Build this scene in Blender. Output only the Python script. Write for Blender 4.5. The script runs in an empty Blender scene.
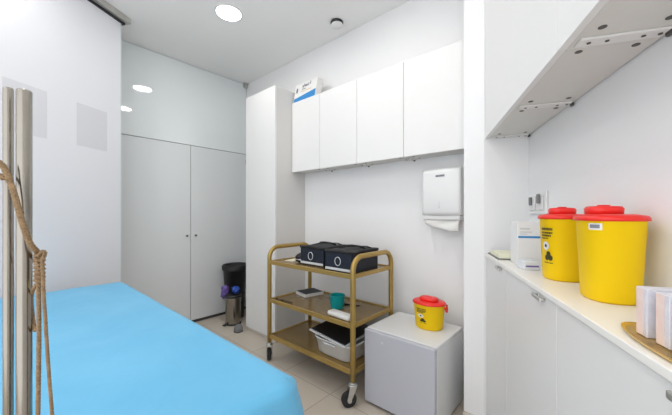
import bpy, bmesh, math, random
from mathutils import Vector, Matrix, noise
random.seed(4)
PI = math.pi
H = 1.18                       # eye height; the plan below is measured in eye heights
col = bpy.context.scene.collection

# ---------------------------------------------------------------- frames
PHI = math.radians(41.5)       # camera heading
CA = math.radians(25.3)        # heading of the right-hand wall and its furniture
PA = math.radians(30.4)        # heading of the sliding glass panel

def cam2w(X, Z, Y=0.0):        # right, forward, up from the eye -> plan (eye heights)
    c, s = math.cos(PHI), math.sin(PHI)
    return Vector((c*X - s*Z, s*X + c*Z, 1.0 + Y))
def A(a1, a2, z=0.0):          # point in the right-wall frame (a1 along the wall, a2 towards it)
    c, s = math.cos(CA), math.sin(CA)
    return Vector((-s*a1 + c*a2, c*a1 + s*a2, z))
def sc(v): return Vector((v[0]*H, v[1]*H, v[2]*H))

# ---------------------------------------------------------------- materials
def mat(name, color, rough=0.5, metal=0.0, spec=0.5, noise_amt=0.0, noise_scale=20, bump=0.0, bump_scale=60,
        coat=0.0, emit=None, emit_s=0.0, color2=None, rough_var=0.0, sheen=0.0):
    m = bpy.data.materials.new(name); m.use_nodes = True
    nt = m.node_tree; b = nt.nodes['Principled BSDF']
    b.inputs['Base Color'].default_value = (*color, 1)
    b.inputs['Roughness'].default_value = rough
    b.inputs['Metallic'].default_value = metal
    b.inputs['Specular IOR Level'].default_value = spec
    b.inputs['Coat Weight'].default_value = coat
    b.inputs['Coat Roughness'].default_value = 0.05
    if sheen: b.inputs['Sheen Weight'].default_value = sheen
    if emit:
        b.inputs['Emission Color'].default_value = (*emit, 1); b.inputs['Emission Strength'].default_value = emit_s
    tc = nt.nodes.new('ShaderNodeTexCoord')
    if noise_amt > 0 or color2:
        n = nt.nodes.new('ShaderNodeTexNoise'); n.inputs['Scale'].default_value = noise_scale; n.inputs['Detail'].default_value = 4
        nt.links.new(tc.outputs['Object'], n.inputs['Vector'])
        mx = nt.nodes.new('ShaderNodeMix'); mx.data_type = 'RGBA'
        c2 = color2 if color2 else tuple(max(0, c*(1-noise_amt)) for c in color)
        mx.inputs[6].default_value = (*color, 1); mx.inputs[7].default_value = (*c2, 1)
        nt.links.new(n.outputs['Fac'], mx.inputs[0]); nt.links.new(mx.outputs[2], b.inputs['Base Color'])
    if rough_var:
        n3 = nt.nodes.new('ShaderNodeTexNoise'); n3.inputs['Scale'].default_value = noise_scale
        mr = nt.nodes.new('ShaderNodeMapRange'); mr.inputs[3].default_value = rough-rough_var; mr.inputs[4].default_value = rough+rough_var
        nt.links.new(tc.outputs['Object'], n3.inputs['Vector']); nt.links.new(n3.outputs['Fac'], mr.inputs[0]); nt.links.new(mr.outputs[0], b.inputs['Roughness'])
    if bump > 0:
        n2 = nt.nodes.new('ShaderNodeTexNoise'); n2.inputs['Scale'].default_value = bump_scale; n2.inputs['Detail'].default_value = 3
        nt.links.new(tc.outputs['Object'], n2.inputs['Vector'])
        bp = nt.nodes.new('ShaderNodeBump'); bp.inputs['Strength'].default_value = bump; bp.inputs['Distance'].default_value = 0.01
        nt.links.new(n2.outputs['Fac'], bp.inputs['Height']); nt.links.new(bp.outputs['Normal'], b.inputs['Normal'])
    return m

M = {}
M['wall'] = mat('wall_paint', (.83, .83, .835), .65, bump=.03, bump_scale=120, noise_amt=.02, noise_scale=2)
M['ceiling'] = mat('ceiling_paint', (.90, .90, .89), .8, noise_amt=.02, noise_scale=2)
M['melamine'] = mat('white_melamine', (.80, .80, .79), .42, noise_amt=.01)
M['melamine_edge'] = mat('melamine_edge', (.78, .775, .76), .5, noise_amt=.02)
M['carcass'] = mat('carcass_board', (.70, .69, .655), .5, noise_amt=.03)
M['counter'] = mat('counter_laminate', (.84, .825, .79), .3, noise_amt=.02)
M['base_door'] = mat('base_door_lacquer', (.74, .74, .735), .35, noise_amt=.01)
M['cupboard_glass'] = mat('lacquered_cupboard_door', (.68, .70, .705), .22, spec=.4, noise_amt=.02, noise_scale=2)
M['upper_glass'] = mat('back_painted_glass', (.74, .78, .785), .035, spec=.75, noise_amt=.02, noise_scale=2)
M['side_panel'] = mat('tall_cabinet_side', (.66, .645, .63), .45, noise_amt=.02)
M['panel'] = mat('white_glass_panel', (.745, .75, .785), .5, spec=.2, noise_amt=.01)
M['glass_edge'] = mat('green_glass_edge', (.55, .68, .66), .1)
M['paper'] = mat('pale_paper', (.655, .655, .69), .8, noise_amt=.02)
M['alu'] = mat('brushed_aluminium', (.60, .59, .55), .35, metal=.8, noise_amt=.05)
M['steel'] = mat('brushed_steel', (.34, .315, .275), .22, metal=1, noise_amt=.12, noise_scale=30)
M['chrome'] = mat('chrome', (.75, .75, .75), .12, metal=1, noise_amt=.05)
M['zinc'] = mat('zinc_plate', (.62, .62, .60), .35, metal=.9, noise_amt=.1)
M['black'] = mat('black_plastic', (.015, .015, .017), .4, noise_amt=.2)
M['rubber'] = mat('black_rubber', (.02, .02, .02), .7, noise_amt=.2)
M['grey_rubber'] = mat('grey_rubber', (.20, .20, .205), .6, noise_amt=.15)
M['dark'] = mat('dark_gap', (.05, .05, .05), .7, noise_amt=.1)
M['screw'] = mat('dark_screw', (.10, .095, .085), .45, metal=.5, noise_amt=.1)
M['brass'] = mat('aged_brass', (.47, .315, .09), .34, metal=.6, noise_amt=.25, noise_scale=14)
M['shelf'] = mat('bronze_shelf', (.30, .19, .055), .24, metal=.3, noise_amt=.25, noise_scale=9, coat=.08)
M['shelf_edge'] = mat('brass_edging', (.49, .325, .095), .36, metal=.5, noise_amt=.2, noise_scale=14)
M['navy'] = mat('navy_fabric', (.006, .012, .028), .55, bump=.2, bump_scale=200, noise_amt=.3)
M['bag_black'] = mat('black_bag_fabric', (.008, .008, .010), .6, bump=.2, bump_scale=160, noise_amt=.3)
M['silver'] = mat('silver_trim', (.62, .64, .66), .35, noise_amt=.05)
M['plastic_white'] = mat('white_plastic', (.80, .80, .80), .3, noise_amt=.02)
M['towel'] = mat('paper_towel', (.82, .81, .78), .9, bump=.3, bump_scale=50, noise_amt=.03)
M['fridge'] = mat('fridge_enamel', (.76, .77, .78), .3, noise_amt=.01, bump=.02, bump_scale=300)
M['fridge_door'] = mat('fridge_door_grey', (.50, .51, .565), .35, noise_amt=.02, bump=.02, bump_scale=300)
M['yellow'] = mat('yellow_plastic', (1.0, .66, .0), .5, spec=.25, noise_amt=.03, noise_scale=8)
M['red'] = mat('red_plastic', (.86, .025, .018), .35, noise_amt=.1, noise_scale=8)
M['label_dark'] = mat('label_ink', (.05, .045, .01), .6, noise_amt=.1)
M['label_white'] = mat('label_white', (.75, .75, .75), .5, noise_amt=.03)
M['label_grey'] = mat('label_grey_ink', (.22, .23, .26), .5, noise_amt=.1)
M['teal'] = mat('teal_plastic', (.0, .40, .42), .35, noise_amt=.1)
M['gold'] = mat('gold_tray', (.78, .54, .20), .25, metal=.7, noise_amt=.15)
M['bin_black'] = mat('black_bin_plastic', (.018, .02, .022), .45, noise_amt=.2)
M['purple'] = mat('purple_nitrile', (.16, .10, .38), .5, noise_amt=.2, noise_scale=30)
M['bagblue'] = mat('blue_bin_bag', (.02, .09, .50), .35, noise_amt=.2)
M['blue_print'] = mat('blue_print', (.02, .25, .60), .5, noise_amt=.1)
M['carton'] = mat('white_carton', (.80, .79, .77), .6, noise_amt=.03)
M['cream'] = mat('cream_print', (.72, .60, .40), .6, noise_amt=.1)
M['pink'] = mat('pink_floral_print', (.78, .54, .47), .5, color2=(.86, .76, .72), noise_scale=60)
M['pale_print'] = mat('pale_marbled_print', (.80, .78, .80), .5, color2=(.55, .55, .65), noise_scale=90)
M['notepaper'] = mat('pale_yellow_paper', (.80, .80, .62), .7, noise_amt=.03)
M['clear_box'] = mat('milky_plastic', (.72, .76, .80), .25, noise_amt=.03)
M['trim_white'] = mat('trim_ring_white', (.85, .85, .85), .4, noise_amt=.01)
M['lamp'] = mat('lamp_diffuser', (.9, .9, .9), .5, emit=(1, .98, .95), emit_s=14.0, noise_amt=.01)
M['base_board'] = mat('tile_baseboard', (.62, .57, .50), .4, noise_amt=.06)
M['mattress'] = mat('couch_vinyl', (.25, .27, .32), .4, noise_amt=.1)
M['rope_core'] = None

def rope_mat():
    m = mat('jute_rope', (.43, .29, .16), .9, color2=(.16, .10, .05), noise_scale=120, bump=.5, bump_scale=400)
    return m
M['rope'] = rope_mat()

def sheet_mat():
    m = mat('blue_nonwoven_sheet', (.07, .36, .61), .75, color2=(.15, .465, .70), noise_scale=3.5, bump=.3, bump_scale=12, sheen=.15)
    return m
M['sheet'] = sheet_mat()

def floor_mat():
    m = bpy.data.materials.new('beige_floor_tiles'); m.use_nodes = True
    nt = m.node_tree; b = nt.nodes['Principled BSDF']
    tc = nt.nodes.new('ShaderNodeTexCoord'); mp = nt.nodes.new('ShaderNodeMapping')
    mp.inputs['Location'].default_value = (1.12*H, -1.216*H, 0)
    nt.links.new(tc.outputs['Object'], mp.inputs['Vector'])
    br = nt.nodes.new('ShaderNodeTexBrick'); br.offset = 0; br.squash = 1
    br.inputs['Scale'].default_value = 1
    br.inputs['Brick Width'].default_value = .45; br.inputs['Row Height'].default_value = .45
    br.inputs['Mortar Size'].default_value = .0028; br.inputs['Mortar Smooth'].default_value = .3
    br.inputs['Color1'].default_value = (.60, .535, .455, 1); br.inputs['Color2'].default_value = (.63, .56, .48, 1)
    br.inputs['Mortar'].default_value = (.34, .28, .22, 1)
    nt.links.new(mp.outputs[0], br.inputs['Vector'])
    n = nt.nodes.new('ShaderNodeTexNoise'); n.inputs['Scale'].default_value = 3; n.inputs['Detail'].default_value = 6
    nt.links.new(tc.outputs['Object'], n.inputs['Vector'])
    mx = nt.nodes.new('ShaderNodeMix'); mx.data_type = 'RGBA'; mx.blend_type = 'MULTIPLY'; mx.inputs[0].default_value = .35
    rp = nt.nodes.new('ShaderNodeValToRGB'); rp.color_ramp.elements[0].color = (.75, .72, .68, 1); rp.color_ramp.elements[1].color = (1, 1, 1, 1)
    nt.links.new(n.outputs['Fac'], rp.inputs[0]); nt.links.new(br.outputs['Color'], mx.inputs[6]); nt.links.new(rp.outputs[0], mx.inputs[7])
    nt.links.new(mx.outputs[2], b.inputs['Base Color'])
    b.inputs['Roughness'].default_value = .32
    return m
M['floor'] = floor_mat()

def glass_mat():
    m = bpy.data.materials.new('clear_door_glass'); m.use_nodes = True
    nt = m.node_tree; nt.nodes.clear()
    o = nt.nodes.new('ShaderNodeOutputMaterial'); t = nt.nodes.new('ShaderNodeBsdfTransparent'); g = nt.nodes.new('ShaderNodeBsdfGlossy')
    t.inputs['Color'].default_value = (.86, .93, .92, 1); g.inputs['Roughness'].default_value = .02
    f = nt.nodes.new('ShaderNodeFresnel'); f.inputs['IOR'].default_value = 1.3; mx = nt.nodes.new('ShaderNodeMixShader')
    nt.links.new(f.outputs[0], mx.inputs[0]); nt.links.new(t.outputs[0], mx.inputs[1]); nt.links.new(g.outputs[0], mx.inputs[2]); nt.links.new(mx.outputs[0], o.inputs[0])
    return m
M['glass'] = glass_mat()

# ---------------------------------------------------------------- mesh helpers (metres)
def newbm(): return bmesh.new()

def box(bm, x0, x1, y0, y1, z0, z1, bev=0.0, seg=2, mtx=None, mi=0):
    t = bmesh.new()
    vs = [t.verts.new((x, y, z)) for x in (x0, x1) for y in (y0, y1) for z in (z0, z1)]
    for f in ((0,1,3,2),(4,6,7,5),(0,4,5,1),(2,3,7,6),(0,2,6,4),(1,5,7,3)): t.faces.new([vs[i] for i in f])
    bmesh.ops.recalc_face_normals(t, faces=t.faces)
    if bev > 0: bmesh.ops.bevel(t, geom=t.edges[:], offset=bev, segments=seg, affect='EDGES', profile=.5)
    if mtx is not None: bmesh.ops.transform(t, matrix=mtx, verts=t.verts)
    merge(bm, t, mi)

def merge(bm, t, mi=0):
    mp = {v: bm.verts.new(v.co) for v in t.verts}
    for f in t.faces:
        try:
            g = bm.faces.new([mp[v] for v in f.verts]); g.material_index = mi; g.smooth = f.smooth
        except ValueError: pass
    t.free()

def cyl(bm, p, r0, h, axis='Z', r1=None, n=24, mi=0, smooth=True, bev=0.0):
    t = bmesh.new(); r1 = r0 if r1 is None else r1
    bmesh.ops.create_cone(t, cap_ends=True, segments=n, radius1=r0, radius2=r1, depth=h)
    for f in t.faces: f.smooth = smooth and len(f.verts) == 4
    if bev > 0:
        es = [e for e in t.edges if any(len(f.verts) > 4 for f in e.link_faces)]
        bmesh.ops.bevel(t, geom=es, offset=bev, segments=2, affect='EDGES')
    bmesh.ops.translate(t, verts=t.verts, vec=(0, 0, h/2))
    if axis == 'X': bmesh.ops.rotate(t, verts=t.verts, cent=(0,0,0), matrix=Matrix.Rotation(PI/2, 3, 'Y'))
    if axis == 'Y': bmesh.ops.rotate(t, verts=t.verts, cent=(0,0,0), matrix=Matrix.Rotation(-PI/2, 3, 'X'))
    bmesh.ops.translate(t, verts=t.verts, vec=p); merge(bm, t, mi)

def lathe(bm, prof, n=48, ex=2.0, sx=1.0, sy=1.0, cap0=True, cap1=True, cx=0, cy=0, mi=0):
    """prof: list of (radius, z); ex > 2 squares the section off"""
    rings = []
    for r, z in prof:
        ring = []
        for i in range(n):
            a = 2*PI*i/n; c, s = math.cos(a), math.sin(a)
            k = (abs(c)**ex + abs(s)**ex)**(-1/ex)
            ring.append(bm.verts.new((cx + r*k*c*sx, cy + r*k*s*sy, z)))
        rings.append(ring)
    for a, b in zip(rings, rings[1:]):
        for i in range(n):
            f = bm.faces.new((a[i], a[(i+1) % n], b[(i+1) % n], b[i])); f.smooth = True; f.material_index = mi
    if cap0: bm.faces.new(list(reversed(rings[0]))).material_index = mi
    if cap1: bm.faces.new(rings[-1]).material_index = mi

def tube(bm, pts, r, n=12, closed=False, mi=0):
    pts = [Vector(p) for p in pts]; m = len(pts); rings = []; up = None
    for i, p in enumerate(pts):
        a = pts[i-1] if i > 0 or closed else pts[0]; b = pts[(i+1) % m] if i < m-1 or closed else pts[-1]
        d = (b - a).normalized()
        if up is None:
            up = Vector((0,0,1)) if abs(d.z) < .9 else Vector((1,0,0))
        s = d.cross(up).normalized(); u = s.cross(d).normalized(); up = u
        rr = r[i] if isinstance(r, (list, tuple)) else r
        rings.append([bm.verts.new(p + rr*(math.cos(2*PI*k/n)*s + math.sin(2*PI*k/n)*u)) for k in range(n)])
    rng = range(m) if closed else range(m-1)
    for i in rng:
        a, b = rings[i], rings[(i+1) % m]
        for k in range(n):
            f = bm.faces.new((a[k], a[(k+1) % n], b[(k+1) % n], b[k])); f.smooth = True; f.material_index = mi
    if not closed:
        bm.faces.new(list(reversed(rings[0]))).material_index = mi; bm.faces.new(rings[-1]).material_index = mi

def arc(c, r, a0, a1, u, v, n=8):
    c, u, v = Vector(c), Vector(u), Vector(v)
    return [c + r*(math.cos(a0+(a1-a0)*i/n)*u + math.sin(a0+(a1-a0)*i/n)*v) for i in range(n+1)]

def prism(bm, poly, z0, z1, mi=0):
    lo = [bm.verts.new((p[0], p[1], z0)) for p in poly]; hi = [bm.verts.new((p[0], p[1], z1)) for p in poly]
    bm.faces.new(list(reversed(lo))).material_index = mi; bm.faces.new(hi).material_index = mi
    k = len(poly)
    for i in range(k): bm.faces.new((lo[i], lo[(i+1) % k], hi[(i+1) % k], hi[i])).material_index = mi

def obj(name, bm, mats, parent=None, loc=None, rotz=None, label=None):
    bmesh.ops.recalc_face_normals(bm, faces=bm.faces)
    me = bpy.data.meshes.new(name); bm.to_mesh(me); bm.free()
    for m in (mats if isinstance(mats, (list, tuple)) else [mats]): me.materials.append(m)
    o = bpy.data.objects.new(name, me); col.objects.link(o)
    if parent is not None: o.parent = parent
    if loc is not None: o.location = loc
    if rotz is not None: o.rotation_euler = (0, 0, rotz)
    if label: o['label'] = label
    return o

def tag(o, label, cat, group=None, kind=None):
    o['label'] = label; o['category'] = cat
    if group: o['group'] = group
    if kind: o['kind'] = kind
    return o

def thing(name, label, cat, loc, rotz=0, group=None):
    o = bpy.data.objects.new(name, None); col.objects.link(o); o.empty_display_size = .05
    o.location = loc; o.rotation_euler = (0, 0, rotz)
    return tag(o, label, cat, group)

def struct(name, bm, m, label=None, cat=None, **k):
    o = obj(name, bm, m, **k); o['kind'] = 'structure'
    if label: o['label'] = label
    if cat: o['category'] = cat
    return o

def copy_tree(o, parent=None):
    c = o.copy(); col.objects.link(c); c.parent = parent
    for ch in list(o.children): copy_tree(ch, c)
    return c

# ---------------------------------------------------------------- room shell
CE = 2.35*H
MW = -2.794                     # plane of the cupboard wall
BW = 1.727                      # plane of the cabinet wall
cornerA = A(1.5, .449)
pill0, pill1 = Vector((-.4875, 1.472, 0)), Vector((-.399, 1.472, 0))
rw_end = A(-.95, .449)
def P2(v): return (v[0]*H, v[1]*H)
outline = [(MW-.09, BW+.09), (.0, BW+.09), A(1.5, .56), A(-.95, .56), (-.9, -1.9), (-3.0, -1.9)]
outline = [(p[0], p[1]) for p in outline]
fl = newbm(); prism(fl, [P2(p) for p in outline], -.08, 0); struct('floor', fl, M['floor'], 'floor of beige square ceramic tiles', 'floor')
cl = newbm(); prism(cl, [P2(p) for p in outline], CE, CE+.08); struct('ceiling', cl, M['ceiling'], 'plain white ceiling', 'ceiling')
b = newbm(); box(b, (MW-.09)*H, -.30*H, BW*H, (BW+.09)*H, 0, CE); struct('wall_back', b, M['wall'], 'white wall behind the trolley', 'wall')
b = newbm(); box(b, (MW-.09)*H, (MW-.012)*H, -1.9*H, BW*H, 0, CE); struct('wall_left', b, M['wall'], 'white wall holding the built-in cupboard', 'wall')
# column and end wall in one mass between the two rooms' angles
b = newbm()
e0 = A(1.5, .56); 
prism(b, [P2(pill0), P2(pill1), P2(cornerA), P2(e0), (.0*H, BW*H), (-.4875*H, BW*H)], 0, CE)
struct('wall_end', b, M['wall'], 'white corner wall between fridge and counter', 'wall')
b = newbm(); prism(b, [P2(cornerA), P2(rw_end), P2(A(-.95, .56)), P2(A(1.5, .56))], 0, CE)
struct('wall_right', b, M['wall'], 'white wall above the counter', 'wall')
b = newbm(); box(b, -3.0*H, -2.0*H, -1.9*H, -1.82*H, 0, CE); struct('wall_front', b, M['wall'], 'white wall behind the viewer', 'wall')
# baseboards
b = newbm(); box(b, (-1.878)*H, -.4875*H, (BW-.012)*H, BW*H, 0, .06*H); struct('baseboard_back', b, M['base_board'])
b = newbm(); box(b, -.4875*H, (-.399-.012)*H, (1.472-.012)*H, 1.472*H, 0, .06*H); struct('baseboard_end', b, M['base_board'])

# ---------------------------------------------------------------- built-in cupboard on the left wall
SEAM = 1.618*H
cup = thing('built_in_cupboard', 'built-in cupboard with two grey-white doors and glossy glass panels above, behind the bed', 'cupboard', (MW*H, 1.154*H, 0))
b = newbm()
box(b, -.012*H, .0, -1.9*H, (BW-1.154)*H-.001, .0, CE-.002)
obj('back_board', b, M['dark'], cup)
def cdoor(y0, y1, knoby, lab=None):
    b = newbm(); box(b, .001, .019, y0+.0025, y1-.0025, .035, SEAM-.003, .001, 1)
    d = obj('door', b, M['cupboard_glass'], cup)
    k = newbm(); cyl(k, (.019, knoby, .80*H), .006, .016, 'X', n=16); cyl(k, (.035, knoby, .80*H), .012, .012, 'X', n=20, bev=.002)
    obj('knob', k, M['steel'], d)
    return d
W1 = .573*H
cdoor(0, W1-.002, .045); cdoor(-W1, 0, -.045); cdoor(-2*W1, -W1, -W1-.045)
for y0, y1 in ((-W1*2, W1-.002),):
    b = newbm(); box(b, .001, .017, y0+.001, y1-.001, SEAM+.003, CE-.004, .001, 1); obj('upper_panel', b, M['upper_glass'], cup)
b = newbm()
for z in (.25, SEAM-.12):
    b = newbm(); cyl(b, (.026, W1-.012, z), .007, .05, 'Z', n=12); obj('hinge', b, M['steel'], cup)

# ---------------------------------------------------------------- sliding glass panel at left
pe = cam2w(-1.47, 2.04)
pan = thing('sliding_glass_panel', 'large white glass sliding panel hanging from a ceiling rail beside the bed', 'partition', (pe[0]*H, pe[1]*H, 0), PA)
L = 2.3*H
b = newbm(); box(b, -.014, 0, -L, 0, .012, CE-.060, .001, 1); obj('glass_leaf', b, M['panel'], pan)
b = newbm(); box(b, -.014, -.001, .0003, .006, .012, CE-.060); obj('edge_profile', b, M['glass_edge'], pan, label='pale green polished glass edge')
rl = newbm(); box(rl, -.045, .045, -L, .05, CE-.045, CE-.0005, .002, 1); rail = obj('rail', rl, M['alu'], pan)
b = newbm(); box(b, -.016, .012, -L, .03, CE-.0595, CE-.0455); obj('track_gap', b, M['black'], rail, label='black track slot')
for i, (t, w0, lab) in enumerate(((.0997, .187, 'pale grey paper sheet showing on the white glass panel, nearer its free edge'),
                                  (.4416, .187, 'pale grey paper sheet showing on the white glass panel, half behind the steel handle'))):
    b = newbm(); box(b, 0, .0006, -(t+w0)*H, -t*H, 1.403*H, 1.655*H)
    o = obj('paper_sheet', b, M['paper'], loc=(pe[0]*H, pe[1]*H, 0)); o.rotation_euler = (0, 0, PA)
    o.location += Vector((math.cos(PA), math.sin(PA), 0))*.0004
    tag(o, lab, 'sheet', 'paper sheets on the glass panel')

# ---------------------------------------------------------------- tall cabinet
tc_ = thing('tall_cabinet', 'tall narrow white cabinet in the corner beside the trolley', 'cabinet', (-2.285*H, BW*H, 0))
w = .407*H; d = .315*H
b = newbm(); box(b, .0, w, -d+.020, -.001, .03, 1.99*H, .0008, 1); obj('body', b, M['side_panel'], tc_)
b = newbm(); box(b, .0, w, -d, -d+.0185, .035, 1.99*H, .0015, 2); dr = obj('door', b, M['melamine'], tc_)
k = newbm(); box(k, -.012, -.0005, -d+.004, -d+.02, 1.52*H, 1.55*H, .002, 1); obj('hinge', k, M['zinc'], tc_)
b = newbm(); box(b, .003, w-.003, -d+.012, -.01, 0, .03); obj('plinth', b, M['base_board'], tc_)

# ---------------------------------------------------------------- wall cabinets
CB, CT, CF = 1.337*H, 1.893*H, 1.581*H
def joint_rail(parent, length, loc, rz=0.0):
    """rail with screws on the underside, along local +y from 0 to length"""
    b = newbm(); box(b, -.017, .017, 0.010, length-.012, -.006, -.0003, .001, 1)
    r = obj('mounting_rail', b, M['melamine_edge'], parent, loc=loc, rotz=rz)
    for q in (.17, .36, .72, .88):
        k = newbm(); cyl(k, (0, q*length, -.0078), .0042, .002, 'Z', n=12); obj('screw', k, M['screw'], r)
    k = newbm(); box(k, -.007, .007, length-.011, length-.002, -.014, -.001, .002, 1); obj('bolt', k, M['screw'], r)
    for sx in (-.052, .052):
        for q in (.18, .80):
            k = newbm(); cyl(k, (sx, q*length, -.0013), .008, .0012, 'Z', n=16); obj('screw_cover', k, M['screw'], r)
    return r
edges = [-1.876, -1.5615, -1.2145, -.868, -.4885]
wl = ['narrow white wall cabinet next to the tall cabinet, carton on top', 'second white wall cabinet from the tall cabinet',
      'third white wall cabinet from the tall cabinet, above the trolley end', 'white wall cabinet directly above the paper towel dispenser']
for i in range(4):
    x0, x1 = edges[i]*H, edges[i+1]*H; w = x1-x0; dp = BW*H-CF
    c = thing('wall_cabinet', wl[i], 'cabinet', (x0, CF, CB), 0, 'white cabinets on the back wall')
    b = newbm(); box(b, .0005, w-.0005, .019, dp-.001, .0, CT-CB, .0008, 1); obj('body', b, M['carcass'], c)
    b = newbm(); box(b, .0018, w-.0018, 0, .0175, -.004, CT-CB, .0012, 2); obj('door', b, M['melamine'], c)
    if i > 0:
        joint_rail(c, dp-.025, (0, .022, 0))

# right-hand overhead cabinets
OB = 1.343*H
oj = [1.4995, .735, -.037]
wl = ['white overhead cabinet at the far end of the counter, against the corner wall', 'nearest white overhead cabinet over the counter, screws seen on its underside']
OF = .272
for i in range(2):
    a0, a1 = oj[i+1], oj[i]; p = A(a0, OF); w = (a1-a0)*H; dp = (.449-OF)*H
    c = thing('overhead_cabinet', wl[i], 'cabinet', (p[0]*H, p[1]*H, OB), CA, 'white cabinets over the counter')
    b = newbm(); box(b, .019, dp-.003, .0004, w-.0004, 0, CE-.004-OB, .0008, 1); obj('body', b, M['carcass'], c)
    b = newbm(); box(b, 0, .0178, .0012, w-.0012, -.002, CE-.004-OB, .001, 2); obj('door', b, M['melamine'], c)
    b = newbm(); box(b, dp-.0029, dp-.0012, .0, w, .003, .02); obj('back_gap', b, M['grey_rubber'], c)
    for aj in ((1.476, 1.088) if i == 0 else (.708, .338)):
        joint_rail(c, dp-.022, (.02, (aj-a0)*H, 0), -PI/2)

# ---------------------------------------------------------------- counter and base cabinets
CTOP = .82*H
p = A(-.6, .272)
b = newbm(); box(b, 0, (.4485-.272)*H, 0, (1.499+.6)*H, -.016, 0, .002, 2)
ct = obj('worktop', b, M['counter'], loc=(p[0]*H, p[1]*H, CTOP), rotz=CA)
tag(ct, 'long cream laminate worktop along the right wall', 'countertop')
bj = [1.497, 1.16, .756, .352, -.06]
wl = ['far base cabinet with a small handle, beside the corner wall', 'second base cabinet from the corner, below the far sharps container',
      'third base cabinet from the corner, below the gold tray', 'nearest base cabinet under the worktop']
for i in range(4):
    a0, a1 = bj[i+1], bj[i]; p = A(a0, .279); w = (a1-a0)*H; dp = (.448-.279)*H
    c = thing('base_cabinet', wl[i], 'cabinet', (p[0]*H, p[1]*H, 0), CA, 'white cabinets under the worktop')
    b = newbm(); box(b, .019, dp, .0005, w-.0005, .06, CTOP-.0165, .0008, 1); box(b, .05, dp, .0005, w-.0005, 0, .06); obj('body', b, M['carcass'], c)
    b = newbm(); box(b, 0, .0178, .0018, w-.0018, .02, CTOP-.021, .0012, 2); dr = obj('door', b, M['base_door'], c)
    k = newbm(); yc = (.052 if i == 2 else .088)*H; hz = CTOP-.030
    tube(k, [(0, yc-.028, hz), (-.010, yc-.028, hz), (-.011, yc-.02, hz), (-.011, yc+.02, hz), (-.010, yc+.028, hz), (0, yc+.028, hz)], .0035, 8)
    box(k, -.016, -.009, yc-.034, yc+.034, hz-.006, hz+.006, .0025, 2)
    obj('handle', k, M['zinc'], dr)

# ---------------------------------------------------------------- downlights
def downlight(e1, e2, lab, r=.080*H):
    t = thing('downlight', lab, 'ceiling light', (e1*H, e2*H, CE), 0, 'round ceiling downlights')
    b = newbm(); lathe(b, [(r, -.0005), (r+.012, -.0005), (r+.011, -.005), (r, -.007), (r-.003, -.003)], 48, cap0=False, cap1=False); obj('trim_ring', b, M['trim_white'], t)
    b = newbm(); cyl(b, (0, 0, -.0055), r-.002, .004, n=48); obj('diffuser', b, M['lamp'], t)
    return t
downlight(-1.872, 1.028, 'round lit downlight in the ceiling above the trolley and tall cabinet')
downlight(-.998, 1.06, 'round lit downlight out of view, mirrored low in the glass cupboard panel')
downlight(-.13, .75, 'round lit downlight over the counter end')
downlight(-1.872, .0, 'round lit downlight over the head of the bed')
downlight(-.998, .0, 'round lit downlight over the foot of the bed')
downlight(-.13, -.55, 'added fill downlight, unseen, behind the viewer by the counter wall')  # unseen lamp added behind the camera to brighten the room
downlight(-.998, -1.03, 'added fill downlight, unseen, farther behind the viewer')  # second unseen lamp added for more fill light
# ceiling vent valve
t = thing('ceiling_air_valve', 'small white round air valve with black slot on the ceiling', 'vent', (-1.391*H, 1.582*H, CE))
b = newbm(); lathe(b, [(.030*H, -.0003), (.044*H, -.0003), (.046*H, -.008), (.043*H, -.018), (.030*H, -.019)], 32, cap0=False, cap1=False); obj('collar', b, M['black'], t)
b = newbm(); lathe(b, [(.012, -.001), (.012, -.024), (.040*H, -.020), (.043*H, -.026), (.040*H, -.032), (.001, -.033)], 32); obj('disc', b, M['trim_white'], t)
# corner bracket
t = thing('corner_bracket', 'small grey wedge-shaped bracket in the ceiling corner above the tall cabinet', 'bracket', ((MW+.03)*H, (BW-.02)*H, CE))
b = newbm(); prism(b, [(-.012, -.03), (.03, -.03), (.022, .015), (-.012, .015)], -.05, -.0005); obj('wedge', b, M['zinc'], t)
b = newbm(); box(b, -.016, .036, -.036, .018, -.010, -.0003, .001, 1); obj('plate', b, M['zinc'], t)

# ---------------------------------------------------------------- bed
BH = .61*H
e1a, e1b, e2a, e2b = -2.092*H, -.524*H, -.03*H, .49*H
bcx, bcy = (e1a+e1b)/2, (e2a+e2b)/2
bl, bw = (e1b-e1a)/2, (e2b-e2a)/2
bed = thing('treatment_bed', 'treatment bed standing under the blue sheet', 'bed', (bcx, bcy, 0))
b = newbm()
def rrect(i, rad, n=6):
    return [(sx*(bl-i-rad)+rad*math.cos(a0+PI/2*k/n), sy*(bw-i-rad)+rad*math.sin(a0+PI/2*k/n))
            for sx, sy, a0 in ((1, 1, 0), (-1, 1, PI/2), (-1, -1, PI), (1, -1, 1.5*PI)) for k in range(n+1)]
loops = []
for zz, ins in ((BH-.11, .045), (BH-.045, .045), (BH-.026, .053), (BH-.017, .072), (BH-.0155, .095)):
    loops.append([b.verts.new((x, y, zz)) for x, y in rrect(ins, .15-ins+.04)])
for l0, l1 in zip(loops, loops[1:]):
    for k in range(len(l0)): f = b.faces.new((l0[k], l0[(k+1) % len(l0)], l1[(k+1) % len(l0)], l1[k])); f.smooth = True
b.faces.new(list(reversed(loops[0]))); b.faces.new(loops[-1]); obj('mattress', b, M['mattress'], bed)
b = newbm(); box(b, -bl+.09, bl-.09, -bw+.09, bw-.09, BH-.15, BH-.111, .003, 1); obj('frame', b, M['plastic_white'], bed)
for sx in (-1, 1):
    for sy in (-1, 1):
        b = newbm(); box(b, sx*(bl-.13)-.022, sx*(bl-.13)+.022, sy*(bw-.12)-.022, sy*(bw-.12)+.022, 0, BH-.15, .004, 2); obj('leg', b, M['plastic_white'], bed)
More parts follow.
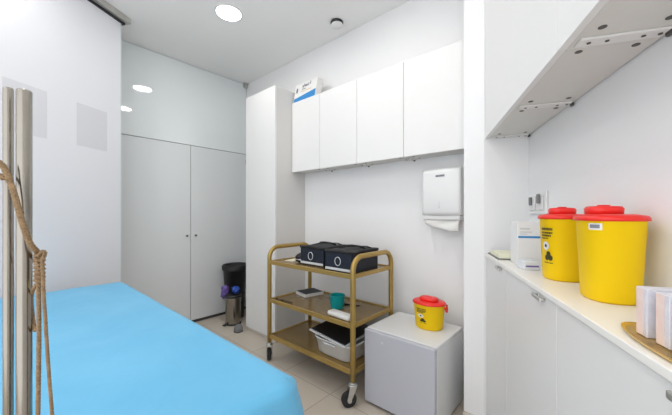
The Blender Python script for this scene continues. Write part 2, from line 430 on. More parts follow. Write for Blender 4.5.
# draped sheet
def sheet():
    b = newbm(); drop = .34; R = .045
    def prof(s, half):       # s: arc coordinate from the centre; returns (pos, z)
        sg = 1 if s >= 0 else -1; a = abs(s); flat = half-R
        if a <= flat: return s, 0.0, 0.0
        q = (a-flat)
        if q < R*PI/2:
            t = q/R; return sg*(flat+R*math.sin(t)), -R*(1-math.cos(t)), t/(PI/2)
        return sg*(half+.025*math.sin(min(1, (q-R*PI/2)/.13)*PI/2)), -R-(q-R*PI/2), 1.0
    def samples(half):
        out = []; tot = half-R+R*PI/2+drop
        n1 = int((half-R)/.03); out += [(half-R)*i/n1 for i in range(n1+1)]
        out += [half-R+R*PI/2*i/6 for i in range(1, 7)]
        out += [half-R+R*PI/2+drop*i/10 for i in range(1, 11)]
        return [-v for v in reversed(out[1:])]+out
    xs, ys = samples(bl), samples(bw)
    grid = []
    for u in xs:
        row = []
        for v in ys:
            x, zx, kx = prof(u, bl); y, zy, ky = prof(v, bw)
            # at the corners the cloth cannot hang twice: take the deeper fall and swing the spare cloth outwards
            z = min(zx, zy)
            if kx > 0 and ky > 0:
                # round the corner plan
                ex = abs(x)-(bl-R*1.7); ey = abs(y)-(bw-R*1.7)
                if ex > 0 and ey > 0:
                    l = math.hypot(ex, ey); m = R*1.7*(1+.02)
                    k = max(ex, ey)/l if l > 0 else 1
                    x = math.copysign(bl-R*1.7+ex*k*1.04, x); y = math.copysign(bw-R*1.7+ey*k*1.04, y)
            P = Vector((x, y, 0))
            n = noise.noise(P*3.1+Vector((3, 1, 0)))*.0035 + noise.noise(P*9)*.0012
            top = 1-max(kx, ky)
            z += n*(.4+.6*top)+.004*top*math.sin(x*9+y*14+3*noise.noise(P*1.6))*noise.noise(P*2.3+Vector((9, 4, 0)))*2
            if max(kx, ky) >= 1:
                fold = math.sin((x*24 if ky >= 1 else y*26)+2*noise.noise(P*4))*.007*min(1, -z/.2)
                if kx >= ky: x += math.copysign(abs(fold)*1.0, x)
                if ky >= kx: y += math.copysign(abs(fold)*1.0, y)
            row.append(b.verts.new((x, y, z)))
        grid.append(row)
    for i in range(len(grid)-1):
        for j in range(len(grid[0])-1):
            f = b.faces.new((grid[i][j], grid[i+1][j], grid[i+1][j+1], grid[i][j+1])); f.smooth = True
    o = obj('bed_sheet', b, M['sheet'], loc=(bcx, bcy, BH))
    md = o.modifiers.new('cloth', 'SOLIDIFY'); md.thickness = .002; md.offset = -1
    tag(o, 'bright blue disposable sheet draped smoothly over the bed', 'sheet')
sheet()

# ---------------------------------------------------------------- glass door edge with handles
ZB = .338
def cp(x, y, z): v = cam2w((x-336)/298.7*z, z, (213.5-y)/298.7*z); return sc(v)
def pole(x, r, zz, ytop, lab):
    q = cp(x, ytop, zz)
    t = thing('steel_pole', lab, 'pole', (q.x, q.y, 0))
    b = newbm(); lathe(b, [(r, .0), (r, q.z-.0015), (r*.9, q.z), (.0005, q.z)], 40); obj('tube', b, M['steel'], t)
    return t, q
pt, pq = pole(24.2, .0079, ZB, 90.5, 'thicker brushed steel pole with the rope knotted round it')
b = newbm(); lathe(b, [(.0082, 0), (.0098, 0), (.0098, .006), (.0082, .007)], 40); obj('base_flange', b, M['steel'], pt)
pole(8.3, .0053, ZB+.004, 88, 'thinner brushed steel pole at the outer side of the roped one')

# rope: three strands laid round a path
def rope(bm, pts, r, turns_per_m=70, n=7):
    # resample
    pts = [Vector(p) for p in pts]; out = [pts[0]]
    # catmull
    P = [pts[0]]+pts+[pts[-1]]; fine = []
    for i in range(1, len(P)-2):
        for k in range(10):
            t = k/10
            fine.append(.5*((2*P[i])+(-P[i-1]+P[i+1])*t+(2*P[i-1]-5*P[i]+4*P[i+1]-P[i+2])*t*t+(-P[i-1]+3*P[i]-3*P[i+1]+P[i+2])*t**3))
    fine.append(pts[-1])
    step = .0022; res = [fine[0]]; acc = 0
    for a, c in zip(fine, fine[1:]):
        seg = (c-a).length; d = 0
        while seg > 0 and acc+(seg-d) >= step:
            d += step-acc; acc = 0; res.append(a.lerp(c, min(1, d/seg)))
        acc += seg-d
    for s in range(3):
        path = []; up = Vector((.3, .2, 1)).normalized()
        for i, p in enumerate(res):
            a = res[max(0, i-1)]; c = res[min(len(res)-1, i+1)]; dd = (c-a).normalized()
            sd = dd.cross(up)
            if sd.length < .05: up = Vector((1, .1, 0)); sd = dd.cross(up)
            sd.normalize(); u = sd.cross(dd).normalized(); up = u
            th = 2*PI*(i*step*turns_per_m + s/3)
            path.append(p + r*.5*(math.cos(th)*sd+math.sin(th)*u))
        tube(bm, path, r*.58, n)
rt = newbm()
zf, zn = ZB-.016, ZB+.01
rope(rt, [cp(-45, 172, zf-.02), cp(-12, 160, zf-.004), cp(1, 164, zf-.002), cp(9, 179, zf), cp(16, 200, zf-.001), cp(22, 222, zf-.001), cp(30, 243, zf+.004), cp(37, 252, zf+.016), cp(36, 262, zf+.035)], .0034)
rope(rt, [cp(-10, 172, ZB+.0), cp(1, 176, zf), cp(3.5, 181, zf+.0)], .0028)
# knot: coils round the hanging strands
kn = []
for i in range(0, 61):
    a = i/60*2*PI*7.2; y = 252+i/60*30
    q = cp(39.5, y, zf+.016); u = cam2w(1, 0)-cam2w(0, 0); v = cam2w(0, 1)-cam2w(0, 0)
    kn.append(q + .0040*(math.cos(a)*Vector((u.x, u.y, 0))+math.sin(a)*Vector((v.x, v.y, 0))))
rope(rt, kn, .0024)
rope(rt, [cp(38, 256, zf+.012), cp(43, 251, zf+.01), cp(45, 254, zf+.012), cp(41, 262, zf+.012)], .0024)
rope(rt, [cp(39, 282, zf+.014), cp(34, 288, zf+.014), cp(31.5, 300, zf+.022), cp(34.5, 329, zf+.02), cp(36.5, 327, zf+.016)], .0022)
rope(rt, [cp(38, 258, zf+.014), cp(38.5, 290, zf+.014), cp(39, 330, zf+.014), cp(38.5, 380, zf+.014), cp(37.5, 440, zf+.014), cp(37, 480, zf+.014)], .0026)
rope(rt, [cp(42, 258, zf+.014), cp(43.5, 290, zf+.014), cp(46, 330, zf+.014), cp(49, 375, zf+.014), cp(52.5, 420, zf+.014), cp(55, 470, zf+.014)], .0021)
ro = obj('rope', rt, M['rope']); tag(ro, 'brown twisted jute rope knotted round the steel door handle', 'rope')

# ---------------------------------------------------------------- fridge
f0 = Vector((-.741*H, 1.46*H, 0))
fw, fd, fh = .192*H, .18*H, .396*H
fr = thing('mini_fridge', 'small white refrigerator on the floor between trolley and corner wall', 'refrigerator', f0)
b = newbm(); box(b, -fw, fw, -fd+.035, fd, .012, fh-.022, .003, 2); obj('body', b, M['fridge'], fr)
b = newbm(); box(b, -fw, fw, -fd+.03, fd, fh-.0215, fh, .006, 3); obj('top', b, M['fridge'], fr)
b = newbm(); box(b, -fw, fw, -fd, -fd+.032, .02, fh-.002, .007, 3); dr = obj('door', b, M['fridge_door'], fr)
b = newbm(); cyl(b, (-fw+.13, -fd-.0012, fh-.058), .007, .0012, 'Y', n=20); obj('badge', b, M['silver'], dr)
b = newbm()
box(b, -fw+.01, fw-.01, -fd+.03, fd-.01, .008, .014); obj('base_plate', b, M['black'], fr)
for sx in (-1, 1):
    for sy in (-1, 1):
        b = newbm(); cyl(b, (sx*(fw-.03), sy*(fd-.05), 0), .014, .0085, n=14); obj('foot', b, M['black'], fr)

# ---------------------------------------------------------------- sharps containers
def lab_patch(bm, rfun, z0, z1, a0, a1, mi=0, off=.0008, ex=2.0, n=6, cx=0, cy=0, sx=1, sy=1):
    lo, hi = [], []
    for i in range(n+1):
        a = a0+(a1-a0)*i/n; c, s = math.cos(a), math.sin(a); k = (abs(c)**ex+abs(s)**ex)**(-1/ex)
        for z, L_ in ((z0, lo), (z1, hi)):
            r = rfun(z)+off; L_.append(bm.verts.new((cx+r*k*c*sx, cy+r*k*s*sy, z)))
    for i in range(n): bm.faces.new((lo[i], lo[i+1], hi[i+1], hi[i])).material_index = mi

def sharps(loc, rotz, R0, R1, hb, label, face, full, sx=1.0, sy=1.0, ex=2.4, handle=False, capang=0.0, capoff=.0, small_label=False):
    t = thing('sharps_container', label, 'sharps container', loc, rotz, 'yellow sharps containers with red lids')
    b = newbm(); lathe(b, [(R0*.9, 0), (R0, .006), (R1, hb), (R1+.002, hb+.001)], 56, ex, sx, sy); body = obj('body', b, M['yellow'], t)
    b = newbm()
    lathe(b, [(R1+.001, hb-.004), (R1+.006, hb-.003), (R1+.005, hb+.004), (R1+.001, hb+.009), (R1*.72, hb+.013)], 56, ex, sx, sy); lid = obj('lid', b, M['red'], t)
    b = newbm(); cx, cy = capoff*math.cos(capang), capoff*math.sin(capang)
    lathe(b, [(R1*.54, hb+.011), (R1*.56, hb+.026), (R1*.50, hb+.032), (R1*.30, hb+.033)], 40, 2.8, sx*1.05, sy*.9, cx=cx, cy=cy)
    box(b, cx-R1*.2, cx+R1*.2, cy-.006, cy+.006, hb+.0325, hb+.036, .002, 1)
    obj('flap', b, M['red'], lid)
    rf = lambda z: R0+(R1-R0)*(z-.006)/(hb-.006)
    b = newbm()
    def row(z0, z1, a0, a1, fill, mi=0, seed=1):
        rnd = random.Random(seed); a = a0
        while a < a1:
            wv = .03+rnd.random()*.06; lab_patch(b, rf, z0, z1, a, min(a1, a+wv), mi, ex=ex, n=2, sx=sx, sy=sy); a += wv+.015
    if full:
        m0 = face; hw = .36
        row(hb*.80, hb*.84, m0-hw, m0+hw, 1, 0, 3); row(hb*.745, hb*.775, m0-hw, m0+hw, 1, 0, 4)
        row(hb*.70, hb*.73, m0-hw, m0+hw*.8, 1, 0, 5); row(hb*.66, hb*.68, m0-hw, m0+hw*.4, 1, 0, 6)
        # white diamond and trefoil symbol
        def diamond(zc, ac, rz, ra, mi, off):
            lab = []
            for k in range(16):
                a_ = 2*PI*k/16; z = zc+rz*math.sin(a_)*1.0; aa = ac+ra*math.cos(a_)
                c, s = math.cos(aa), math.sin(aa); kk = (abs(c)**ex+abs(s)**ex)**(-1/ex); r = rf(z)+off
                lab.append(b.verts.new((r*kk*c*sx, r*kk*s*sy, z)))
            b.faces.new(lab).material_index = mi
        diamond(hb*.55, m0-.02, hb*.07, .20, 1, .0012); diamond(hb*.55, m0-.02, hb*.028, .08, 0, .0016)
        for k in range(3):
            a_ = PI/2+2*PI*k/3; diamond(hb*.38+hb*.040*math.sin(a_), m0+.12+.12*math.cos(a_), hb*.046, .125, 0, .0012)
        diamond(hb*.38, m0+.12, hb*.022, .06, 0, .0016)
        row(hb*.27, hb*.285, m0-hw*.6, m0+hw, 1, 0, 8)
    if small_label:
        lab_patch(b, rf, hb*.875, hb*.955, face-.21, face+.21, 1, ex=ex, sx=sx, sy=sy)
        lab_patch(b, rf, hb*.895, hb*.94, face-.16, face+.14, 2, off=.0012, ex=ex, sx=sx, sy=sy)
    obj('printed_label', b, [M['label_dark'], M['label_white'], M['label_grey']], body, label='small printed warning label')
    if handle:
        b = newbm(); pts = []
        for i in range(13):
            a = -.62+1.24*i/12; th = camang(loc)-rotz+1.35+a*.55
            pts.append(((R1+.010)*math.cos(th)*sx, (R1+.010)*math.sin(th)*sy*1.06, hb-.010-.034*math.cos(a/.62*PI/2)))
        tube(b, pts, .006, 8); obj('carry_handle', b, M['red'], t)
    return t

def camang(loc): return math.atan2(-loc[1], -loc[0])
BR = .168*H
q = A(.763, .3765); loc = Vector((q[0]*H, q[1]*H, CTOP)); sr = .0505*H
sharps(loc, CA, .0472*H, .0552*H, BR, 'larger-looking yellow sharps container with red lid, nearest on the worktop', camang(loc)-CA-.42, False, sx=.96, sy=1.03, small_label=True, capang=PI/2+.3, capoff=.016)
q = A(.962, .370); loc = Vector((q[0]*H, q[1]*H, CTOP))
sharps(loc, CA, .0465*H, .0535*H, BR, 'yellow sharps container with black hazard label, on the worktop behind the nearer one', camang(loc)-CA-.80, True, sx=.97, sy=1.0, capang=PI/2, capoff=.008)
loc = Vector((-.683*H, 1.520*H, fh))
sharps(loc, 0, .069*H, .081*H, .132*H, 'low yellow sharps bucket with red lid and handle, on top of the fridge', camang(loc)-.62, True, ex=2.0, handle=True, sx=1.02, sy=.86)

# ---------------------------------------------------------------- paper towel dispenser
pd = thing('paper_towel_dispenser', 'white paper towel dispenser on the back wall above the fridge', 'paper dispenser', (-.667*H, BW*H, .990*H))
b = newbm(); hw = .110*H; dd = .105*H; hh = .262*H
# curved-front body: section in x-y swept in z
sec = lambda k, z: [(x, -dd*k*(1-.10*(abs(x)/hw)**3)-.0) for x in [hw*(-1+2*i/16) for i in range(17)]]
levels = [(0.0, .90), (.02*H, .97), (.12*H, 1.0), (.235*H, .99), (.253*H, .95), (.261*H, .86), (.264*H, .7)]
rows = []
for z, k in levels:
    pts = [(-hw, -.001)]+sec(k, z)+[(hw, -.001)]
    rows.append([b.verts.new((x, y, z)) for x, y in pts])
for r0, r1 in zip(rows, rows[1:]):
    for i in range(len(r0)-1):
        f = b.faces.new((r0[i], r0[i+1], r1[i+1], r1[i])); f.smooth = (0 < i < len(r0)-2)
    b.faces.new((r0[-1], r0[0], r1[0], r1[-1]))
b.faces.new(list(reversed(rows[0]))); b.faces.new(rows[-1]); obj('cover', b, M['plastic_white'], pd)
b = newbm(); box(b, -hw+.006, hw-.006, -dd*.86, -.002, -.030, -.0004, .006, 2); obj('outlet', b, M['label_white'], pd)
b = newbm(); rnd = random.Random(2); x = -.028
while x < .026:
    wv = .004+rnd.random()*.004; box(b, x, x+wv, -dd*1.0-.0008, -dd*.97, .214*H, .225*H); x += wv+.0012
obj('logo', b, M['label_grey'], pd)
b = newbm(); box(b, -.006, -.0045, -dd-.0008, -dd+.003, .045*H, .075*H); box(b, -.0085, -.002, -dd-.0008, -dd+.003, .040*H, .045*H); obj('slot', b, M['silver'], pd)
b = newbm(); nx, nz = 22, 10; g = []
for j in range(nz+1):
    row = []
    for i in range(nx+1):
        u = i/nx; v = j/nz; x = -hw*.86+u*hw*1.72
        low = .072*H*(.55+.5*min(1, u*1.8))+.006*math.sin(u*9)
        z = -.012-v*low; y = -dd*.60-.022*math.sin(v*2.2)-.006*math.sin(u*7+v*3)
        row.append(b.verts.new((x, y, z)))
    g.append(row)
for j in range(nz):
    for i in range(nx): f = b.faces.new((g[j][i], g[j][i+1], g[j+1][i+1], g[j+1][i])); f.smooth = True
o = obj('paper_towel', b, M['towel'], pd); md = o.modifiers.new('t', 'SOLIDIFY'); md.thickness = .006

# ---------------------------------------------------------------- wall socket
q = A(1.38, .449); sk = thing('wall_socket', 'small white double wall socket above the counter, left of the sharps containers', 'socket', (q[0]*H, q[1]*H, 1.042*H), CA)
b = newbm(); box(b, -.009, -.0005, -.108, .108, -.052, .052, .003, 2); obj('plate', b, M['plastic_white'], sk)
for yy in (-.052, .05):
    b = newbm(); box(b, -.016, -.0092, yy-.034, yy+.034, -.034, .034, .003, 2); obj('insert', b, M['label_white'], sk)
b = newbm(); box(b, -.030, -.0162, -.068, -.050, -.004, .040, .004, 2); obj('plug', b, M['grey_rubber'], sk)
b = newbm(); box(b, -.028, -.0162, .040, .058, -.010, .030, .004, 2); obj('plug', b, M['grey_rubber'], sk)

# ---------------------------------------------------------------- trolley
TX0, TX1, TY0, TY1 = -1.683*H, -.962*H, 1.22*H, 1.596*H
tr = thing('trolley', 'brass-coloured three-tier service trolley on casters beside the fridge', 'trolley', ((TX0+TX1)/2, (TY0+TY1)/2, 0))
hx, hy = (TX1-TX0)/2, (TY1-TY0)/2; pr = .0172; top = .770*H
for sx in (-1, 1):
    R = .085; pts = [(sx*hx, -hy, .128*H), (sx*hx, -hy, .3*H), (sx*hx, -hy, top-R)]
    pts += arc((sx*hx, -hy+R, top-R), R, PI, PI/2, (0, 1, 0), (0, 0, 1), 8)[1:]
    pts += arc((sx*hx, hy-R, top-R), R, PI/2, 0, (0, 1, 0), (0, 0, 1), 8)
    pts += [(sx*hx, hy, .3*H), (sx*hx, hy, .128*H)]
    b = newbm(); tube(b, pts, pr, 14); obj('side_frame', b, M['brass'], tr)
SH = [.672*H, .415*H, .173*H]
for z in SH:
    b = newbm(); box(b, -hx+pr*.4, hx-pr*.4, -hy+.004, hy-.004, z-.004, z+.004); s = obj('shelf', b, M['shelf'], tr)
    for sy in (-1, 1):
        b = newbm(); box(b, -hx, hx, sy*hy-.008, sy*hy+.008, z-.018, z+.011, .003, 2); obj('edge_strip', b, M['shelf_edge'], s, label='brass edge strip')
    for sx in (-1, 1):
        b = newbm(); box(b, sx*(hx-.002)-.007, sx*(hx-.002)+.007, -hy+.0085, hy-.0085, z-.016, z+.011, .003, 2); obj('edge_strip', b, M['shelf_edge'], s, label='brass edge strip')
def caster(x, y, rz):
    e = newbm(); cyl(e, (0, 0, .128*H-.022), .030, .010, n=20, bev=.003); cyl(e, (0, 0, .128*H-.013), .024, .010, n=20, bev=.003); cyl(e, (0, 0, .128*H-.006), .012, .02, n=14)
    mt = Matrix.Rotation(rz, 4, 'Z')
    for sy in (-1, 1):
        t = bmesh.new()
        pts = [(-.02, .128*H-.024), (.024, .128*H-.024), (.040, .052), (.036, .038), (.022, .034), (.004, .07)]
        v0 = [t.verts.new((a, sy*.021-.002, c)) for a, c in pts]; v1 = [t.verts.new((a, sy*.021+.002, c)) for a, c in pts]
        t.faces.new(v0); t.faces.new(list(reversed(v1)))
        for i in range(len(pts)): t.faces.new((v0[i], v0[(i+1) % len(pts)], v1[(i+1) % len(pts)], v1[i]))
        bmesh.ops.recalc_face_normals(t, faces=t.faces); merge(e, t)
    box(e, -.02, .026, -.0225, .0225, .128*H-.028, .128*H-.020)
    bmesh.ops.rotate(e, verts=e.verts, cent=(0,0,0), matrix=mt.to_3x3())
    c = obj('caster', e, M['zinc'], tr, loc=(x, y, 0))
    wv = newbm(); r = .047
    cyl(wv, (.026, -.015, r), r, .030, 'Y', n=32, bev=.004)
    bmesh.ops.rotate(wv, verts=wv.verts, cent=(0,0,0), matrix=mt.to_3x3())
    wh = obj('wheel', wv, M['rubber'], c)
    hb = newbm(); cyl(hb, (.026, -.026, r), .013, .052, 'Y', n=16)
    bmesh.ops.rotate(hb, verts=hb.verts, cent=(0,0,0), matrix=mt.to_3x3()); obj('hub', hb, M['zinc'], c)
caster(-hx, -hy, math.radians(150)); caster(hx, -hy, math.radians(235)); caster(-hx, hy, math.radians(40)); caster(hx, hy, math.radians(120))
tcx, tcy = (TX0+TX1)/2, (TY0+TY1)/2
def ring(bm, c, R, r, sy=1.0, ny=(1, 0, 0), nz=(0, 0, 1), n=28):
    ny, nz = Vector(ny), Vector(nz)
    tube(bm, [Vector(c)+R*(math.cos(2*PI*i/n)*ny+sy*math.sin(2*PI*i/n)*nz) for i in range(n)], r, 6, closed=True)
# storage cases on the top shelf
def case(e1a, e1b, e2f, e2k, lab, rot, pouch):
    cx, cy = (e1a+e1b)/2*H, (e2f+e2k)/2*H; hw, hd = (e1b-e1a)/2*H, (e2k-e2f)/2*H; hgt = .112*H
    t = thing('equipment_case', lab, 'case', (cx, cy, SH[0]+.0045), rot, 'navy equipment cases on the trolley')
    b = newbm(); box(b, -hw, hw, -hd, hd, 0.004, hgt, .006, 2); bd = obj('body', b, M['navy'], t)
    b = newbm(); box(b, -hw+.004, hw-.004, -hd-.003, -hd+.004, .010, .026, .001, 1); obj('trim_strip', b, M['silver'], bd)
    b = newbm(); ring(b, (0 if not pouch else -.01, -hd-.0015, .070), .024, .0024, 1.15); obj('ring_logo', b, M['silver'], bd)
    b = newbm(); box(b, -hw+.002, hw-.002, -hd+.002, hd-.002, 0, .006); obj('base', b, M['black'], t)
    b = newbm()
    n = 10; prev = None; g = []
    for i in range(n+1):
        r = []
        for j in range(n+1):
            u, v = -1+2*i/n, -1+2*j/n
            r.append(b.verts.new((u*(hw+.003), v*(hd+.003), hgt+.008+.006*noise.noise(Vector((u*2, v*2, e1a)))+ .006*(1-u*u)*(1-v*v))))
        g.append(r)
    for i in range(n):
        for j in range(n): f = b.faces.new((g[i][j], g[i+1][j], g[i+1][j+1], g[i][j+1])); f.smooth = True
    o = obj('lid', b, M['bag_black'], t); md = o.modifiers.new('s', 'SOLIDIFY'); md.thickness = .016
    b = newbm(); zc = hgt+.012
    tube(b, [(-hw*.7, hd*.2, zc), (-hw*.45, hd*.1, zc+.014), (0, -.0, zc+.019), (hw*.4, hd*.15, zc+.014), (hw*.7, hd*.3, zc)], .006, 8)
    tube(b, [(-hw*.6, -hd*.5, zc-.002), (-hw*.2, -hd*.2, zc+.012), (hw*.5, hd*.6, zc+.009), (hw*.8, hd*.7, zc-.002)], .004, 8); obj('strap', b, M['bag_black'], t)
    if pouch:
        b = newbm(); lathe(b, [(.025, .003), (.042, .012), (.044, .045), (.034, .062), (.012, .075)], 20, 2.5, 1.05, 1.1, cx=-hw-.047, cy=-hd+.055); obj('side_pouch', b, M['bag_black'], t)
        b = newbm(); box(b, -hw-.090, -hw-.004, -hd+.007, -hd+.1, .024, .032, .003, 1); obj('pouch_trim', b, M['silver'], t)
case(-1.445, -1.240, 1.288, 1.52, 'navy fabric equipment case with ring logo, the left of two on the trolley top', 0, True)
case(-1.185, -.992, 1.245, 1.50, 'navy fabric equipment case with ring logo, on the trolley top nearest the fridge', 0, False)
# yellow paper slip at left on the top shelf
b = newbm(); box(b, -.04, .04, -.06, .06, 0, .003, .001, 1)
o = obj('card', b, M['notepaper'], loc=(-1.60*H, 1.36*H, SH[0]+.0045), rotz=.2); tag(o, 'small pale yellow card at the left end of the trolley top', 'card')
# middle shelf
t = thing('book', 'flat dark-topped white book lying on the middle trolley shelf', 'book', (-1.572*H, 1.490*H, SH[1]+.0045), math.radians(-12))
b = newbm(); box(b, -.078, .078, -.090, .090, .0002, .0245); obj('pages', b, M['plastic_white'], t)
b = newbm(); box(b, -.073, .073, -.085, .085, .0247, .0265, .0006, 1); obj('cover', b, M['navy'], t)
t = thing('plastic_cup', 'teal plastic cup on the middle trolley shelf', 'cup', (-1.215*H, 1.385*H, SH[1]+.0045))
b = newbm(); lathe(b, [(.046, 0), (.048, .003), (.0545, .090), (.0565, .092), (.0565, .095), (.0525, .095), (.046, .006), (.001, .005)], 40); obj('cup_body', b, M['teal'], t)
b = newbm()
box(b, -.10, .10, -.033, .033, 0, .042, .017, 4)
for v in b.verts: v.co.z *= (1-.25*(v.co.x/.1)**2)
for f in b.faces: f.smooth = True
o = obj('gauze_pad', b, M['towel'], loc=(-1.088*H, 1.268*H, SH[1]+.0045), rotz=-.06); tag(o, 'long white folded pad lying in front of the teal cup', 'pad')
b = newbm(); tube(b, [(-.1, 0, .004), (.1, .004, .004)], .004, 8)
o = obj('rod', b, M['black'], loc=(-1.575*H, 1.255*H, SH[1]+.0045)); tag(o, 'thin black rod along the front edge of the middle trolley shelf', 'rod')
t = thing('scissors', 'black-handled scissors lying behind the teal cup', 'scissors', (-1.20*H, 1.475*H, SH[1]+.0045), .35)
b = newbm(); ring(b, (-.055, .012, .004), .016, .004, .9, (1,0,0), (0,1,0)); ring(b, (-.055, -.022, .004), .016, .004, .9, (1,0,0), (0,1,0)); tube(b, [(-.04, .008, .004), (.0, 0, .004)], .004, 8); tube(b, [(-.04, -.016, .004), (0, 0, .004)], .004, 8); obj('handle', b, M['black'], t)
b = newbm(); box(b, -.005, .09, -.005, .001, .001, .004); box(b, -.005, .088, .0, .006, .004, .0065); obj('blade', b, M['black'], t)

# bottom shelf basin with black tray
bx0, bx1, by0, by1 = -1.300*H, -1.006*H, 1.245*H, 1.53*H
t = thing('plastic_basin', 'white plastic basin on the bottom trolley shelf', 'basin', ((bx0+bx1)/2, (by0+by1)/2, SH[2]+.0045))
w2, d2 = (bx1-bx0)/2, (by1-by0)/2; b = newbm()
lathe(b, [(.86, 0), (.90, .008), (1.0, .105), (1.045, .107), (1.045, .112), (.97, .112), (.87, .012), (.01, .010)], 56, 6, w2*.96, d2*.96)
obj('tub', b, M['plastic_white'], t)
b = newbm(); box(b, -.055, .055, -d2*1.0-.002, -d2*1.0+.003, .084, .098, .002, 1); obj('grip', b, M['silver'], t)
t2 = thing('black_tray', 'black flat tray with white rim resting tilted on the white basin', 'tray', ((bx0+bx1)/2-.01, (by0+by1)/2-.004, SH[2]+.0045+.143))
t2.rotation_euler = (math.radians(4), math.radians(5.5), 0)
b = newbm(); box(b, -w2*1.02, w2*.90, -d2*1.04, d2*1.0, -.005, .005, .002, 1); obj('rim', b, M['silver'], t2)
b = newbm(); box(b, -w2*1.02+.010, w2*.90-.010, -d2*1.04+.012, d2*1.0-.010, .0052, .012, .002, 1)
obj('insert', b, M['black'], t2)

# ---------------------------------------------------------------- bins in the gap
t = thing('pedal_bin', 'small stainless steel pedal bin, purple gloves at its rim, between cupboard and tall cabinet', 'bin', (-2.500*H, 1.415*H, 0))
b = newbm(); lathe(b, [(.076, .012), (.078, .02), (.082, .285), (.084, .29)], 40); obj('body', b, M['steel'], t)
b = newbm(); lathe(b, [(.078, 0), (.083, .002), (.083, .014), (.078, .018)], 40); box(b, -.02, .02, -.115, -.07, .004, .012, .002, 1); obj('base', b, M['rubber'], t)
b = newbm(); lathe(b, [(.085, .288), (.087, .292), (.087, .305), (.075, .318), (.001, .322)], 40); obj('lid', b, M['black'], t)
t = thing('waste_bin', 'tall black plastic waste bin behind the steel pedal bin', 'bin', (-2.652*H, 1.520*H, 0))
b = newbm(); lathe(b, [(.094, 0), (.097, .01), (.128, .57), (.136, .57), (.138, .59), (.130, .597), (.124, .59), (.092, .02), (.001, .018)], 40, sy=1.0); obj('tub', b, M['bin_black'], t)
b = newbm(); lathe(b, [(.140, .545), (.142, .59), (.131, .602), (.119, .59), (.115, .49)], 40, sy=1.0, cap0=False, cap1=False); obj('bin_liner', b, M['bag_black'], t)
def crumple(name, c, s, m, lab, cat, seed):
    b = newbm(); bmesh.ops.create_icosphere(b, subdivisions=4, radius=1)
    for v in b.verts:
        n = noise.noise(v.co*1.8+Vector((seed, 0, 0)))*.45+noise.noise(v.co*4+Vector((0, seed, 0)))*.22
        v.co = Vector((v.co.x*s[0], v.co.y*s[1], v.co.z*s[2]))*(1+n)
    for f in b.faces: f.smooth = True
    o = obj(name, b, m, loc=c); tag(o, lab, cat)
crumple('glove', (-2.592*H, 1.385*H, .325), (.036, .040, .066), M['purple'], 'crumpled purple nitrile gloves hanging over the steel pedal bin', 'glove', 3.1)
crumple('bin_bag', (-2.455*H, 1.415*H, .372), (.040, .036, .034), M['bagblue'], 'bright blue plastic bag scrap on top of the steel pedal bin', 'bag', 7.7)
t = thing('doorstop', 'grey rounded doorstop on the floor at the foot of the tall cabinet', 'doorstop', (-2.300*H, 1.350*H, 0))
b = newbm(); lathe(b, [(.038, 0), (.042, .006), (.043, .03), (.036, .055), (.018, .07), (.001, .073)], 28); obj('dome', b, M['grey_rubber'], t)
b = newbm(); lathe(b, [(.044, 0), (.045, .006), (.0435, .008)], 28); obj('base_ring', b, M['rubber'], t)

# ---------------------------------------------------------------- carton on the wall cabinet
t = thing('carton', 'white carton with blue band lying on the first wall cabinet', 'box', (-1.745*H, 1.620*H, CT), 0)
b = newbm(); hw, hd, hh = .125*H, .030*H, .145*H
prism_pts = None
box(b, -hw, hw, -hd, hd, 0, hh, .001, 1)
for v in b.verts:
    if v.co.z > hh/2: v.co.y += .02; v.co.x += .012
obj('box_body', b, M['carton'], t)
def fpt(u, v): return Vector((-hw+2*hw*u+.012*v, -hd-.0012+.02*v, hh*v))
def fquad(bm, u0, v0, u1, v1, mi=0, v2=None, v3=None):
    a = [fpt(u0, v0), fpt(u1, v1 if v2 is None else v2), fpt(u1, v1 if v3 is None else v3), fpt(u0, v1)]
    bm.faces.new([bm.verts.new(p_) for p_ in a]).material_index = mi
b = newbm()
fquad(b, .02, .0, .99, .22, 0, .0, .42)
def ell(u, v, ru, rv, mi, off=.0006):
    b.faces.new([b.verts.new(fpt(u+ru*math.cos(2*PI*k/16), v+rv*math.sin(2*PI*k/16))+Vector((0, -off, 0))) for k in range(16)]).material_index = mi
ell(.12, .66, .045, .15, 1); 
for u0, v0, u1, v1 in ((.36, .72, .42, .86), (.43, .76, .47, .92), (.48, .74, .60, .86), (.62, .74, .66, .90), (.70, .78, .74, .95), (.35, .62, .52, .67)):
    fquad(b, u0, v0, u1, v1, 1, v0)
fquad(b, .30, .50, .78, .56, 2, .50)
obj('printed_front', b, [M['blue_print'], M['label_grey'], M['cream']], t, label='blue band and dark lettering')

# ---------------------------------------------------------------- things on the worktop
q = A(1.388, .322)
t = thing('clipboard', 'clipboard with pale yellow papers at the far end of the worktop', 'clipboard', (q[0]*H, q[1]*H, CTOP), CA)
b = newbm(); box(b, -.048, .048, -.115, .112, .0, .006, .001, 1); obj('board', b, M['grey_rubber'], t)
b = newbm(); box(b, -.044, .046, -.112, .07, .0062, .024, .001, 1); obj('papers', b, M['notepaper'], t)
b = newbm(); box(b, -.02, .02, .078, .098, .0062, .018, .002, 1); obj('clip', b, M['zinc'], t)
q = A(1.218, .372)
t = thing('tissue_box', 'white box with blue stripe on the worktop under the socket', 'box', (q[0]*H, q[1]*H, CTOP), CA)
b = newbm(); box(b, -.066, .066, -.048, .048, 0, .178, .002, 2); obj('box_body', b, M['plastic_white'], t)
b = newbm()
box(b, -.062, .050, -.0490, -.0484, .112, .120); obj('blue_stripe', b, M['blue_print'], t)
for x0, x1, z0, z1 in ((-.056, -.02, .146, .154), (-.056, -.012, .134, .139), (-.056, -.03, .126, .130)):
    b = newbm(); box(b, x0, x1, -.0490, -.0484, z0, z1); obj('lettering', b, M['silver'], t)
q = A(1.105, .330)
b = newbm(); box(b, -.028, .028, -.030, .030, 0, .034, .004, 2); 
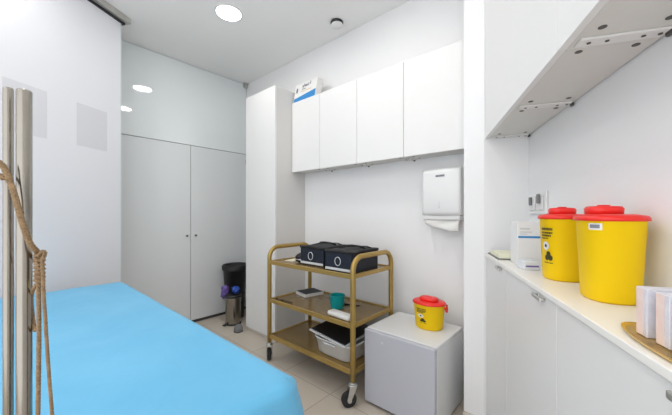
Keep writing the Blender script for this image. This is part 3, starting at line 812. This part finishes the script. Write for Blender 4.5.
t = thing('small_pack', 'small milky plastic pack with violet print in front of the striped box', 'pack', (q[0]*H, q[1]*H, CTOP), CA+.1)
obj('pack_body', b, M['clear_box'], t)
b = newbm(); box(b, -.022, .022, -.0308, -.0302, .012, .018); obj('print', b, M['purple'], t)
q = A(1.10, .345)
# gold tray and small cartons
q = A(.415, .342)
t = thing('gold_tray', 'narrow oval gold tray on the worktop under the small cartons', 'tray', (q[0]*H, q[1]*H, CTOP), CA+.13)
b = newbm(); lathe(b, [(.90, .0005), (.95, .001), (1.0, .007), (.985, .008), (.93, .003), (.01, .003)], 64, 2.0, .055*H, .180*H); obj('plate', b, M['gold'], t)
cl = ['small pink and white patterned carton on the gold tray, farthest from the viewer', 'second small patterned carton on the gold tray',
      'third small patterned carton on the gold tray, nearest the viewer']
for i in range(3):
    q = A(.541-.037*i, .340+.001*i)
    t = thing('small_carton', cl[i], 'box', (q[0]*H, q[1]*H, CTOP+.0035), CA+.03*(i-1), 'small cartons on the gold tray')
    b = newbm(); box(b, -.040, .040, -.0135, .0135, 0, .082, .0008, 1); obj('box_body', b, M['pale_print'], t)
    b = newbm(); box(b, -.004, .030, -.0141, -.0136, .001, .081); box(b, -.0406, -.0401, -.004, .013, .001, .081); obj('pink_print', b, M['pink'], t)
    b = newbm(); box(b, -.020, -.017, -.0141, -.0136, .030, .062); obj('lettering', b, M['silver'], t)

# ---------------------------------------------------------------- light, camera, world
def area(e1, e2, power, size, z=CE-.012):
    l = bpy.data.lights.new('downlight_light', 'AREA'); l.shape = 'DISK'; l.size = size; l.energy = power; l.color = (1, .975, .94)
    o = bpy.data.objects.new('downlight_light', l); col.objects.link(o); o.location = (e1*H, e2*H, z)
    return o
for e1, e2, p in ((-1.872, 1.028, 3.2), (-.998, 1.06, 2.8), (-.13, .75, 2.5), (-1.872, 0, 2.6), (-.998, 0, 2.6), (-.13, -.55, 5.0), (-.998, -1.03, 4.5)):  # last two light the added fill lamps behind the camera
    area(e1, e2, p, .17*H)

w = bpy.data.worlds.new('World'); bpy.context.scene.world = w; w.use_nodes = True
bg = w.node_tree.nodes['Background']; bg.inputs[0].default_value = (.97, .98, 1.0, 1); bg.inputs[1].default_value = 1.95

cam = bpy.data.cameras.new('Camera'); cam.sensor_width = 36; cam.lens = 298.7/672*36; cam.shift_y = 6/672; cam.clip_start = .02
co = bpy.data.objects.new('Camera', cam); col.objects.link(co); co.location = (0, 0, H); co.rotation_euler = (PI/2, 0, PHI)
s = bpy.context.scene; s.camera = co
s.view_settings.view_transform = 'Standard'; s.view_settings.look = 'None'; s.view_settings.gamma = 1; s.view_settings.use_curve_mapping = False
s.view_settings.exposure = 0.07
